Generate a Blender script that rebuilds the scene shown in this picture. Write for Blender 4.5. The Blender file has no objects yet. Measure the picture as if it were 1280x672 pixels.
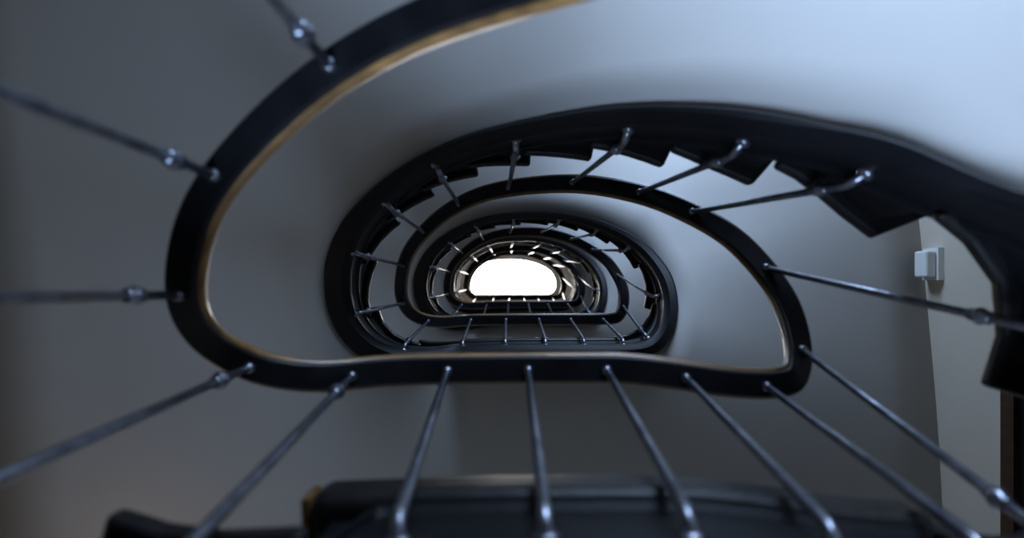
import bpy, math, bisect, bmesh
from mathutils import Vector

S = bpy.context.scene
S.view_settings.view_transform = 'Standard'
S.view_settings.look = 'None'
S.view_settings.exposure = 0.0

# ------------------------------------------------------------ materials
def new_mat(name):
    m = bpy.data.materials.new(name); m.use_nodes = True
    nt = m.node_tree
    return m, nt, nt.nodes['Principled BSDF']

def noisy(name, c1, c2, scale, rough, metal=0.0, bump=0.0, bscale=None, detail=4, coat=0.0, spec=0.5, stretch=None):
    m, nt, b = new_mat(name)
    tc = nt.nodes.new('ShaderNodeTexCoord')
    src = tc.outputs['Object']
    if stretch:
        mp = nt.nodes.new('ShaderNodeMapping'); mp.inputs['Scale'].default_value = stretch
        nt.links.new(src, mp.inputs['Vector']); src = mp.outputs['Vector']
    n = nt.nodes.new('ShaderNodeTexNoise'); n.inputs['Scale'].default_value = scale; n.inputs['Detail'].default_value = detail
    nt.links.new(src, n.inputs['Vector'])
    r = nt.nodes.new('ShaderNodeValToRGB')
    r.color_ramp.elements[0].position = 0.3; r.color_ramp.elements[1].position = 0.7
    r.color_ramp.elements[0].color = (*c1, 1); r.color_ramp.elements[1].color = (*c2, 1)
    nt.links.new(n.outputs['Fac'], r.inputs['Fac'])
    nt.links.new(r.outputs['Color'], b.inputs['Base Color'])
    b.inputs['Roughness'].default_value = rough
    b.inputs['Metallic'].default_value = metal
    b.inputs['Coat Weight'].default_value = coat
    b.inputs['Specular IOR Level'].default_value = spec
    if bump > 0:
        n2 = nt.nodes.new('ShaderNodeTexNoise'); n2.inputs['Scale'].default_value = bscale or scale * 4
        n2.inputs['Detail'].default_value = 5
        nt.links.new(src, n2.inputs['Vector'])
        bp = nt.nodes.new('ShaderNodeBump'); bp.inputs['Strength'].default_value = bump; bp.inputs['Distance'].default_value = 0.01
        nt.links.new(n2.outputs['Fac'], bp.inputs['Height'])
        nt.links.new(bp.outputs['Normal'], b.inputs['Normal'])
    return m

M_plaster = noisy('plaster', (0.425, 0.40, 0.38), (0.465, 0.44, 0.415), 1.2, 0.9, bump=0.05, bscale=120, spec=.2)
M_wall = noisy('cream_wall_paint', (0.56, 0.49, 0.40), (0.60, 0.53, 0.44), 1.5, 0.8, bump=0.04, bscale=50)
M_iron = noisy('black_painted_iron', (0.004, 0.004, 0.005), (0.009, 0.009, 0.011), 14, 0.42, bump=0.04, bscale=60, spec=.2)
M_bal = noisy('worn_steel_bar', (0.12, 0.127, 0.155), (0.31, 0.32, 0.375), 25, 0.29, metal=0.95, bump=0.12, bscale=90)
M_wood = noisy('varnished_wood', (0.10, 0.050, 0.016), (0.23, 0.12, 0.038), 9, 0.38, coat=0.15, bump=0.06, bscale=40, stretch=(1, 1, 4))
M_dwood = noisy('dark_door_wood', (0.035, 0.017, 0.009), (0.07, 0.034, 0.015), 9, 0.45, bump=0.06, bscale=40, stretch=(4, 4, 1))
M_string = noisy('black_string_paint', (0.003, 0.003, 0.004), (0.006, 0.006, 0.008), 6, 0.5, bump=0.1, bscale=30, spec=.16)
M_tread = noisy('dark_tread_wood', (0.004, 0.004, 0.005), (0.013, 0.010, 0.009), 8, 0.42, bump=0.1, bscale=30, spec=.28)
M_white = noisy('white_enamel', (0.75, 0.75, 0.72), (0.8, 0.8, 0.78), 5, 0.4)
M_floor = noisy('stone_floor', (0.16, 0.14, 0.12), (0.26, 0.23, 0.20), 3, 0.5, bump=0.1)
def emis(name, col, st):
    m, nt, b = new_mat(name)
    b.inputs['Base Color'].default_value = (0.8, 0.8, 0.8, 1)
    b.inputs['Emission Color'].default_value = (*col, 1)
    b.inputs['Emission Strength'].default_value = st
    n = nt.nodes.new('ShaderNodeTexNoise'); n.inputs['Scale'].default_value = 30
    mr = nt.nodes.new('ShaderNodeMapRange'); mr.inputs['To Min'].default_value = 0.35; mr.inputs['To Max'].default_value = 0.5
    nt.links.new(n.outputs['Fac'], mr.inputs['Value']); nt.links.new(mr.outputs['Result'], b.inputs['Roughness'])
    return m
M_sky = emis('skylight_frosted_glass', (1.0, 0.97, 0.92), 45)
M_win = emis('window_frosted_glass', (0.7, 0.82, 1.0), 2.0)
M_fill_globe = emis('fill_globe_glass', (1.0, 0.72, 0.45), 2.0)  # glow of the added warm fill globes

# ------------------------------------------------------------ helpers
def mk(name, verts, faces, mat, parent=None, smooth=False, sharp=None):
    me = bpy.data.meshes.new(name); me.from_pydata([tuple(v) for v in verts], [], faces)
    me.validate(); me.update()
    bm = bmesh.new(); bm.from_mesh(me); bmesh.ops.recalc_face_normals(bm, faces=bm.faces[:]); bm.to_mesh(me); bm.free()
    if smooth or sharp:
        for p in me.polygons: p.use_smooth = True
    if sharp: me.set_sharp_from_angle(angle=math.radians(sharp))
    o = bpy.data.objects.new(name, me); S.collection.objects.link(o)
    me.materials.append(mat)
    if parent: o.parent = parent
    return o

def empty(name):
    o = bpy.data.objects.new(name, None); S.collection.objects.link(o); return o

class MB:
    def __init__(s): s.v = []; s.f = []
    def box(s, x0, x1, y0, y1, z0, z1):
        b = len(s.v)
        s.v += [(x0,y0,z0),(x1,y0,z0),(x1,y1,z0),(x0,y1,z0),(x0,y0,z1),(x1,y0,z1),(x1,y1,z1),(x0,y1,z1)]
        s.f += [tuple(b+i for i in q) for q in [(0,3,2,1),(4,5,6,7),(0,1,5,4),(1,2,6,5),(2,3,7,6),(3,0,4,7)]]
    def tube(s, pts, rads, seg=10):
        b = len(s.v); n = len(pts)
        prev = None
        for i, p in enumerate(pts):
            p = Vector(p)
            t = (Vector(pts[min(i+1, n-1)]) - Vector(pts[max(i-1, 0)]))
            if t.length < 1e-9: t = Vector((0, 0, 1))
            t.normalize()
            if prev is None:
                a = Vector((1, 0, 0)) if abs(t.x) < 0.8 else Vector((0, 1, 0))
                u = (a - t * a.dot(t)).normalized()
            else:
                u = (prev - t * prev.dot(t)).normalized()
            prev = u; w = t.cross(u)
            for k in range(seg):
                an = 2 * math.pi * k / seg
                s.v.append(p + (u * math.cos(an) + w * math.sin(an)) * rads[i])
        for i in range(n - 1):
            for k in range(seg):
                s.f.append((b+i*seg+k, b+i*seg+(k+1) % seg, b+(i+1)*seg+(k+1) % seg, b+(i+1)*seg+k))
        s.f.append(tuple(b+k for k in range(seg))[::-1]); s.f.append(tuple(b+(n-1)*seg+k for k in range(seg)))

def sm(a, b, x):
    t = min(max((x-a)/(b-a), 0), 1); return t*t*(3-2*t)

# ------------------------------------------------------------ plan of the stairwell (D shape)
H = 2.69; Z0 = 1.59
nodes = [(.62,.243),(.69,.215),(.725,.15),(.738,.07),(.722,-.015),(.67,-.125),(.58,-.215),(.45,-.30),(.25,-.37),(0,-.392),
         (-.19,-.37),(-.375,-.29),(-.54,-.15),(-.61,0),(-.622,.125),(-.565,.215),(-.44,.255),(-.27,.25),(0,.247),(.32,.246)]
lowz = [-1.1,-.98,-.88,-.75,-.58,-.33,-.05,.3,.70,.93,1.03,1.13,1.20,1.25,1.34,1.43,1.51,1.585,1.59,1.59]
N = len(nodes)
def cr(p0,p1,p2,p3,t):
    return tuple(0.5*((2*b)+(-a+c)*t+(2*a-5*b+4*c-d)*t*t+(-a+3*b-3*c+d)*t**3) for a,b,c,d in zip(p0,p1,p2,p3))
dense = []; dlow = []
for i in range(N):
    for k in range(20):
        t = k/20
        dense.append(cr(nodes[i-1], nodes[i], nodes[(i+1)%N], nodes[(i+2)%N], t))
        a = lowz[i]; b = lowz[i+1] if i+1 < N else 1.59
        dlow.append(a+(b-a)*t)
D = len(dense)
for _ in range(25):
    dense = [tuple((dense[i-1][c]+2*dense[i][c]+dense[(i+1)%D][c])/4 for c in (0,1)) for i in range(D)]
for _ in range(120):
    dlow = [dlow[0]]+[(dlow[i-1]+2*dlow[i]+dlow[i+1])/4 for i in range(1,D-1)]+[dlow[-1]]
arc = [0.0]
for i in range(D):
    a = dense[i]; b = dense[(i+1)%D]; arc.append(arc[-1]+math.hypot(b[0]-a[0], b[1]-a[1]))
PER = arc[-1]
S_L = arc[17*20]        # arc position where landing begins
def plan(s, shift=True):
    k = math.floor(s/PER); r = s-k*PER
    j = min(max(bisect.bisect_right(arc, r)-1, 0), D-1)
    t = (r-arc[j])/(arc[j+1]-arc[j])
    a = dense[j]; b = dense[(j+1)%D]
    x = a[0]+(b[0]-a[0])*t; y = a[1]+(b[1]-a[1])*t
    if shift and k == 0 and y > 0 and r > S_L*0.5:
        w = min(max((r-S_L*0.62)/0.5, 0), 1)*sm(0, .40, PER-r)
        y -= .040*w*min(1, y/.2)
    return x, y, k, r, j, t
KTOP = 3
def zh(s):
    x, y, k, r, j, t = plan(s)
    if k < 0: return -1.1
    if k == 0:
        a = dlow[j]; b = dlow[min(j+1, D-1)]; return a+(b-a)*t
    if k > KTOP: return Z0+KTOP*H
    base = Z0+(k-1)*H
    u = min(r/S_L, 1)
    e = 0.035
    if u < e: uu = u*u/(2*e)
    elif u > 1-e: uu = 1-e-(1-u)**2/(2*e)
    else: uu = u-e/2
    return base+H*uu/(1-e)
# extra depth of the steps below the rail (the rail of the lowest flight sits higher over its steps)
def drop(s):
    d = .0
    if s < S_L+.1: d += .16*sm(S_L+.08, S_L+.01, s) + .20*sm(S_L, S_L-.45, s)
    if PER < s < PER+1.2: d += .08*sm(PER+.05, PER+.2, s)*(1-sm(PER+.22, PER+.42, s))
    return d
def extra(s):
    return .13*sm(PER-.02, PER+.12, s)*(1-sm(PER+.20, PER+.47, s)) + .028*sm(S_L-.30, S_L-.08, s)*(1-sm(PER-.02, PER+.12, s))
def extra_in(s):
    return extra(s)+.035*sm(PER+.15, PER+.3, s)*(1-sm(PER+.45, PER+.7, s))
def zs(s): return zh(s)-drop(s)
# smoothed outward normals of the plan, convex so neighbouring treads never cross
_nr = []
NN = 480
for i in range(NN):
    s = PER*i/NN
    a = plan(s-.03, False); b = plan(s+.03, False)
    _nr.append(math.atan2(b[0]-a[0], -(b[1]-a[1])))
for i in range(1, NN):
    while _nr[i]-_nr[i-1] > math.pi: _nr[i] -= 2*math.pi
    while _nr[i]-_nr[i-1] < -math.pi: _nr[i] += 2*math.pi
tot = -2*math.pi if _nr[-1] < _nr[0] else 2*math.pi
for _ in range(40):
    ext = [_nr[-1]-tot]+_nr+[_nr[0]+tot]
    _nr = [(ext[i]+2*ext[i+1]+ext[i+2])/4 for i in range(NN)]
sg = 1 if tot > 0 else -1
for i in range(1, NN):
    if sg*(_nr[i]-_nr[i-1]) < 0: _nr[i] = _nr[i-1]+sg*1e-5
def nrm(s):
    q = (s/PER-math.floor(s/PER))*NN; i = int(q); t = q-i
    a = _nr[i % NN]; b = _nr[i+1] if i+1 < NN else max(_nr[0]+tot, a) if sg > 0 else min(_nr[0]+tot, a)
    an = a+(b-a)*t
    return (math.cos(an), math.sin(an))
def off(s, o):
    x, y = plan(s)[:2]; n = nrm(s)
    return x+n[0]*o, y+n[1]*o
def g(s):
    x, y = plan(s)[:2]
    top = min(max(-y/.39, 0), 1)
    return 1-.48*top**1.2
def left(s):
    return min(max(-plan(s)[0]/.6, 0), 1)
def o_in(s): return .095*g(s)+.01*left(s)+extra_in(s)
def o_out(s): return max((.155+.045*left(s))*g(s)+extra(s), o_in(s)+.03)

RX0, RX1, RY0, RY1 = -2.35, 2.25, -2.0, 1.65
def wallpt(s, m=0.02):
    n = nrm(s); x, y = plan(s)[:2]
    ts = []
    if n[0] > 1e-6: ts.append((RX1+m-x)/n[0])
    if n[0] < -1e-6: ts.append((RX0-m-x)/n[0])
    if n[1] > 1e-6: ts.append((RY1+m-y)/n[1])
    if n[1] < -1e-6: ts.append((RY0-m-y)/n[1])
    t = min(ts); return x+n[0]*t, y+n[1]*t

stair = empty('spiral_staircase')
S_START = 0.0
S_END = PER*(KTOP+1)+S_L*0.93
def samples(a, b, ds=.02):
    n = max(1, int(round((b-a)/ds))); return [a+(b-a)*i/n for i in range(n+1)]

def sweep(name, ss, prof, mat, smooth=False, zf=zh, sharp=None):
    v = []; f = []; m = None
    for s in ss:
        z = zf(s); pr = prof(s); m = len(pr)
        for o, dz in pr:
            if isinstance(o, tuple):
                a = off(s, o[0]); b = wallpt(s); x = a[0]+(b[0]-a[0])*o[1]; y = a[1]+(b[1]-a[1])*o[1]
            else: x, y = off(s, o)
            v.append((x, y, z+dz))
    for i in range(len(ss)-1):
        for k in range(m):
            f.append((i*m+k, i*m+(k+1)%m, (i+1)*m+(k+1)%m, (i+1)*m+k))
    f.append(tuple(range(m))); f.append(tuple((len(ss)-1)*m+k for k in range(m)))
    return mk(name, v, f, mat, stair, smooth, sharp)

ss_all = samples(S_START, S_END, .015)
def p_rail(s):
    w = .038
    return [(-.026,.0),(-.035,.004),(-w,.014),(-.036,.026),(-.031,.034),(-.020,.046),(0,.052),(.020,.046),(.031,.034),(.036,.026),(w,.014),(.035,.004),(.026,.0)]
sweep('handrail_wood', ss_all, p_rail, M_wood, True)
def p_strip(s): return [(-.0285,-.010),(-.0285,.003),(.0285,.003),(.0285,-.010),(.025,-.014),(-.025,-.014)]
sweep('handrail_iron_strip', ss_all, p_strip, M_iron, sharp=35)
def p_string(s):
    a, b = o_in(s), o_out(s)
    return [(a,-.80),(a-.012,-.79),(a-.012,-.755),(a,-.745),(a,-.62),(a-.01,-.61),(a-.01,-.585),(a,-.575),(b,-.575),(b,-.82),(b-.01,-.83),(a+.015,-.83)]
sweep('stair_string', ss_all, p_string, M_string, zf=zs, sharp=30)
def p_soff(s):
    b = o_out(s)-.005
    fr = [0, .08, .17, .27, .38, .5, .64, .8, 1]
    return [((b, q), -.80) for q in fr]+[((b, q), -.74) for q in fr[::-1]]
sf = sweep('plaster_soffit', samples(S_START, S_END, .012), p_soff, M_plaster, True, zf=zs)

# ---- balusters at measured stations round the D
def near(k, x, y):
    best = 9; bs = None
    for i in range(0, 800):
        s = k*PER+PER*i/800
        p = plan(s); d_ = math.hypot(p[0]-x, p[1]-y)
        if d_ < best: best = d_; bs = s
    return bs
flight = [(.742,.183),(.70,-.03),(.562,-.20),(.435,-.29),(.23,-.366),(-.014,-.38),(-.24,-.335),(-.44,-.24),(-.585,-.08),(-.62,.13),(-.50,.24)]
stations = []
low = [(-.36,.24),(-.56,.20),(-.64,.02),(-.52,-.185),(-.285,-.335),(-.02,-.39),(.22,-.37),(.43,-.30),(.60,-.2),(.71,-.05),(.74,.1),(.70,.2)]
stations += [near(0, *p) for p in low]
stations += [near(0, x, .207) for x in (-.148,.036,.22,.406,.59)]
for k in range(1, KTOP+2):
    stations += [near(k, *p) for p in flight]
    if k <= KTOP: stations += [near(k, x, .247) for x in (-.26,-.04,.17,.37,.57)]
bal = MB(); col = MB()
for s in sorted(stations):
    if s > S_END-.02 or s < .02: continue
    x, y, k, r, j, t = plan(s)
    onstair = r < S_L-.03
    z = zh(s)
    lean = 0
    if onstair and k >= 1: lean = .075*min(max((x+.15)/.4, 0), 1)+.05*sm(.5, .65, x)*(1-sm(.08,.15,y))
    sb = s-lean
    zb = z-.74-drop(sb)
    if k == 0 and not onstair: zb = z-.70
    e = o_in(sb)
    o1 = e-.035
    n = nrm(sb)
    top = Vector((*off(s, 0), z-.008)); bx, by = off(sb, o1); bot = Vector((bx, by, zb))
    pts = [top, top.lerp(bot, .5), bot]; rr = [.0080, .0088, .0095]
    for q in (25, 50, 75, 90):
        an = math.radians(q)
        pts.append(bot+Vector((n[0]*.035*(1-math.cos(an)), n[1]*.035*(1-math.cos(an)), -.035*math.sin(an)))); rr.append(.0098)
    pts.append(Vector((*off(sb, e+.012), zb-.035))); rr.append(.0098)
    bal.tube(pts, rr, 12)
    pa = Vector((*off(sb, e-.014), zb-.035)); pb = Vector((*off(sb, e+.01), zb-.035))
    col.tube([pa, pa.lerp(pb,.3), pb], [.012, .018, .020], 14)
    def collar(dist):
        d = (bot-top).normalized(); c = top+d*dist
        offs = [-.024,-.020,-.014,-.007,0,.007,.014,.020,.024]; rd = [.010,.013,.0115,.0155,.0175,.0155,.0115,.013,.010]
        col.tube([c+d*o for o in offs], rd, 14)
    d = (bot-top).normalized()
    col.tube([top, top+d*.012, top+d*.02], [.012,.012,.009], 12)
    if k == 0 and onstair: collar(.14)
    elif onstair: collar(.66)
mk('balusters', bal.v, bal.f, M_bal, stair, True)
mk('baluster_collars', col.v, col.f, M_bal, stair, True)

# ---- steps
st = MB(); tr = MB(); lt = MB(); ec = MB()
def slab(mb, a, b, oi, ztop, zbot, n=4, zslope=None, cap=None):
    base = len(mb.v); q = samples(a, b, (b-a)/n)
    for s_ in q:
        xi, yi = off(s_, oi(s_)); xo, yo = wallpt(s_, .01) if cap is None else off(s_, cap)
        zb_ = zbot if zslope is None else min(zs(s_)+zslope, ztop-.02)
        mb.v += [(xi,yi,zb_),(xo,yo,zb_),(xo,yo,ztop),(xi,yi,ztop)]
    for i in range(len(q)-1):
        for k in range(4):
            mb.f.append((base+i*4+k, base+i*4+(k+1)%4, base+(i+1)*4+(k+1)%4, base+(i+1)*4+k))
    mb.f.append((base,base+1,base+2,base+3)); e_ = base+(len(q)-1)*4; mb.f.append((e_,e_+3,e_+2,e_+1))
TH = -.50
for k in range(0, KTOP+2):
    nst = 13
    lo = k*PER
    if k <= KTOP:
        for i in range(nst):
            a = lo+S_L*i/nst; b = lo+S_L*(i+1)/nst
            T = zs(b-.001)+TH-.02
            if k == 1: T -= [.19, .09, .02][i] if i < 3 else 0
            slab(st, a, b, lambda q: o_in(q)+.012, T-.03, 0, 3, -.70)
            slab(tr, a-.03, b-.002, lambda q: o_in(q)-.020, T, T-.04, 4)
        a = lo+S_L; b = lo+PER
        T = zh(a+.05)+TH
        slab(st, a, b, lambda q: o_in(q)+.012, T-.03, 0, 24, -.70)
        th = .095 if k == 0 else .06
        slab(lt, a-.035, b-.002, lambda q: o_in(q)-.026, T, T-th, 28)
        slab(ec, a-.047, a-.036, lambda q: o_in(q)-.018, T-.012, T-th+.012, 1, cap=o_in(a)+.06)
    else:
        a = lo; b = S_END; T = zh(a)+TH
        slab(st, a, b, lambda q: o_in(q)+.012, T-.03, 0, 60, -.70)
        slab(lt, a-.002, b, lambda q: o_in(q)-.022, T, T-.05, 60)
mk('step_blocks', st.v, st.f, M_string, stair)
to = mk('treads', tr.v, tr.f, M_tread, stair)
bv = to.modifiers.new('bevel', 'BEVEL'); bv.width = .012; bv.segments = 3; bv.limit_method = 'ANGLE'; bv.angle_limit = math.radians(60)
to = mk('landing_nosing', lt.v, lt.f, M_tread, stair)
bv = to.modifiers.new('bevel', 'BEVEL'); bv.width = .027; bv.segments = 5; bv.limit_method = 'ANGLE'; bv.angle_limit = math.radians(60)
mk('landing_nosing_end', ec.v, ec.f, M_wood, stair)

nx, ny = plan(0.0)[:2]
FL = -2.3
nw = MB()
prof = [(.0,.065),(.12,.065),(.13,.05),(.2,.03),(.24,.04),(.27,.028),(.75,.032),(1.02,.026),(1.10,.04),(1.21,.03)]
nw.tube([(nx, ny, FL+h) for h, r in prof], [r for h, r in prof], 20)
mk('newel_post', nw.v, nw.f, M_iron, stair, True)

# ------------------------------------------------------------ room shell
ZC = 11.55; T_ = .2
def wall(name, boxes, mat=M_wall):
    m = MB()
    for b in boxes: m.box(*b)
    return mk(name, m.v, m.f, mat)
WX0, WX1 = .15, 1.25
wins = [(.35+i*H, 1.45+i*H) for i in range(4)]
bb = [(RX0-T_, WX0, RY0-T_, RY0, FL, ZC), (WX1, RX1+T_, RY0-T_, RY0, FL, ZC)]
zz = FL
for a, b in wins:
    bb.append((WX0, WX1, RY0-T_, RY0, zz, a)); zz = b
bb.append((WX0, WX1, RY0-T_, RY0, zz, ZC))
wall('wall_back', bb)
GX0, GX1, GZ0, GZ1 = -.9, .5, -1.45, .35  # opening for the added, unseen fill window
wall('wall_front', [(RX0-T_, GX0, RY1, RY1+T_, FL, ZC), (GX1, RX1+T_, RY1, RY1+T_, FL, ZC),
                    (GX0, GX1, RY1, RY1+T_, FL, GZ0), (GX0, GX1, RY1, RY1+T_, GZ1, ZC)])
wall('wall_left', [(RX0-T_, RX0, RY0, RY1, FL, ZC)])
wall('wall_right', [(RX1, RX1+T_, RY0, RY1, FL, ZC)])
wall('floor', [(RX0-T_, RX1+T_, RY0-T_, RY1+T_, FL-.2, FL)], M_floor)
# ceiling with a D shaped roof light opening
hole = []
cx, hw, yb, yt = -.04, .80, .25, -.37
n_ = 40
for i in range(n_+1):
    an = math.pi*i/n_
    hole.append((cx+hw*math.cos(an)*1.0, .08+(yt-.08)*math.sin(an)**.85))
rr_ = .15
for i in range(1, 9):
    an = math.pi/2*i/8
    hole.append((cx-hw+rr_*(1-math.cos(an)), .10+rr_*math.sin(an)))
for i in range(1, 12):
    hole.append((cx-hw+rr_+(2*hw-2*rr_)*i/12, yb))
for i in range(8, 0, -1):
    an = math.pi/2*i/8
    hole.append((cx+hw-rr_*(1-math.cos(an)), .10+rr_*math.sin(an)))
nh = len(hole)
v = []; f = []
def outp(p):
    dx, dy = p[0]-cx, p[1]-0
    ts = []
    if dx > 1e-9: ts.append((RX1+T_-cx)/dx)
    if dx < -1e-9: ts.append((RX0-T_-cx)/dx)
    if dy > 1e-9: ts.append((RY1+T_)/dy)
    if dy < -1e-9: ts.append((RY0-T_)/dy)
    t = min(ts); return cx+dx*t, dy*t
for p in hole:
    q = outp(p)
    v += [(p[0],p[1],ZC),(q[0],q[1],ZC),(q[0],q[1],ZC+.2),(p[0],p[1],ZC+.2)]
for i in range(nh):
    j = (i+1)%nh
    for k in range(4): f.append((i*4+k, i*4+(k+1)%4, j*4+(k+1)%4, j*4+k))
mk('ceiling', v, f, M_plaster)
sk = empty('skylight')
m = MB(); m.box(-1.0, 1.0, -.6, .45, ZC+.21, ZC+.23); mk('skylight_glass', m.v, m.f, M_sky, sk)
v = []; f = []
for p in hole:
    a = (cx+(p[0]-cx)*.975, p[1]*.95)
    v += [(p[0],p[1],ZC-.01),(a[0],a[1],ZC-.01),(a[0],a[1],ZC+.05),(p[0],p[1],ZC+.05)]
for i in range(nh):
    j = (i+1)%nh
    for k in range(4): f.append((i*4+k, i*4+(k+1)%4, j*4+(k+1)%4, j*4+k))
mk('skylight_frame', v, f, M_white, sk)

WCOL = (.46, .665, 1.0)
def daylight(parent, loc, dirv, sx, sy, en):
    L = bpy.data.lights.new('window_daylight', 'AREA'); L.shape = 'RECTANGLE'; L.size = sx; L.size_y = sy
    L.energy = en; L.color = WCOL
    lo_ = bpy.data.objects.new('window_daylight', L); S.collection.objects.link(lo_); lo_.parent = parent
    lo_.location = loc; lo_.rotation_euler = Vector(dirv).normalized().to_track_quat('-Z', 'Y').to_euler()
def window(name, x0, x1, yw, sgn, a, b):
    """yw = inner wall plane, sgn = direction out of the building"""
    w = empty(name)
    def bx(m, X0, X1, d0, d1, z0, z1):
        y0, y1 = sorted((yw+sgn*d0, yw+sgn*d1)); m.box(X0, X1, y0, y1, z0, z1)
    m = MB(); bx(m, x0+.04, x1-.04, .12, .13, a+.04, b-.04); mk('pane', m.v, m.f, M_win, w)
    m = MB()
    bx(m, x0, x0+.05, .06, .15, a, b); bx(m, x1-.05, x1, .06, .15, a, b)
    bx(m, x0+.05, x1-.05, .06, .15, a, a+.05); bx(m, x0+.05, x1-.05, .06, .15, b-.05, b)
    xm = (x0+x1)/2; bx(m, xm-.025, xm+.025, .07, .118, a+.05, b-.05)
    mk('frame', m.v, m.f, M_white, w)
    return w, xm
for i, (a, b) in enumerate(wins):
    w, xm = window('window_%d' % (i+1), WX0, WX1, RY0, -1, a, b)
    daylight(w, (xm, RY0+.01, (a+b)/2), (0, 1, .45), 1.0, .95, [60, 66, 60, 58][i])
w, xm = window('window_5', GX0, GX1, RY1, 1, GZ0, GZ1)  # unseen window, added to brighten the upper-right soffit
daylight(w, (xm, RY1-.01, (GZ0+GZ1)/2), (.5, -1, .65), 1.2, 1.5, 210)  # added cool fill, aimed up through the well

# added warm fill lamps shaped as sconces, unseen, front wall of each landing
for i in range(1, 4):
    w = empty('added_fill_sconce')
    x, z = -1.7, Z0+TH+1.55+(i-1)*H
    m = MB(); m.tube([(x, RY1, z-.06), (x, RY1-.015, z-.06), (x, RY1-.02, z-.06)], [.05,.05,.03], 18)
    m.tube([(x, RY1-.02, z-.06), (x, RY1-.08, z-.09), (x, RY1-.12, z-.06), (x, RY1-.12, z-.03)], [.009]*4, 10)
    m.tube([(x, RY1-.12, z-.03), (x, RY1-.12, z-.015)], [.03,.035], 16)
    mk('bracket', m.v, m.f, M_iron, w, True)
    m = MB(); m.tube([(x, RY1-.12, z+.05-.07*math.cos(math.pi*q/10)) for q in range(11)], [max(.07*math.sin(math.pi*q/10), .004) for q in range(11)], 18)
    mk('globe', m.v, m.f, M_fill_globe, w, True)
    L = bpy.data.lights.new('warm_fill_lamp', 'POINT'); L.energy = .7; L.color = (1.0, .66, .38); L.shadow_soft_size = .07
    lo_ = bpy.data.objects.new('warm_fill_lamp', L); S.collection.objects.link(lo_); lo_.parent = w; lo_.location = (x, RY1-.30, z+.02)

# door on the first landing
d = empty('door_1')
DY0, DY1, DZ0 = .38, 1.28, Z0+TH+.005
DZ1 = 3.05
m = MB(); m.box(RX1-.035, RX1-.002, DY0, DY1, DZ0, DZ1-.07)
for z0, z1 in ((.15,.85),(.98,1.75)):
    for y0, y1 in ((.10,.42),(.50,.82)):
        m.box(RX1-.05, RX1-.03, DY0+y0, DY0+y1, DZ0+z0, min(DZ0+z1, DZ1-.15))
mk('door_leaf', m.v, m.f, M_tread, d)
m = MB(); m.box(RX1-.06, RX1, DY0-.08, DY0, DZ0, DZ1); m.box(RX1-.06, RX1, DY1, DY1+.08, DZ0, DZ1); m.box(RX1-.06, RX1, DY0, DY1, DZ1-.08, DZ1)
mk('door_frame', m.v, m.f, M_dwood, d)
m = MB(); m.tube([(RX1-.05, DY0+.08, DZ0+1.0), (RX1-.09, DY0+.08, DZ0+1.0), (RX1-.12, DY0+.08, DZ0+1.0)], [.01,.012,.028], 14)
mk('door_knob', m.v, m.f, M_bal, d, True)

# wall fixture
fx = empty('emergency_light')
m = MB(); m.box(RX1-.03, RX1, -.17, -.00, 3.54, 3.68); mk('base', m.v, m.f, M_white, fx)
m = MB(); m.box(RX1-.085, RX1-.03, -.155, -.015, 3.555, 3.665); o = mk('diffuser', m.v, m.f, M_white, fx)
b_ = o.modifiers.new('b', 'BEVEL'); b_.width = .012; b_.segments = 3

# world
W = bpy.data.worlds.new('world'); S.world = W; W.use_nodes = True
W.node_tree.nodes['Background'].inputs['Color'].default_value = (.6, .7, .9, 1)
W.node_tree.nodes['Background'].inputs['Strength'].default_value = .3

# camera looking straight up the well
c = bpy.data.cameras.new('camera'); co = bpy.data.objects.new('camera', c); S.collection.objects.link(co)
co.location = (0, 0, 0); co.rotation_euler = (math.pi, 0, 0)
c.lens = 36*850/1280; c.sensor_width = 36; c.shift_y = 14/1280; c.clip_start = .02
c.dof.use_dof = True; c.dof.focus_distance = 3.4; c.dof.aperture_fstop = 1.6
S.camera = co
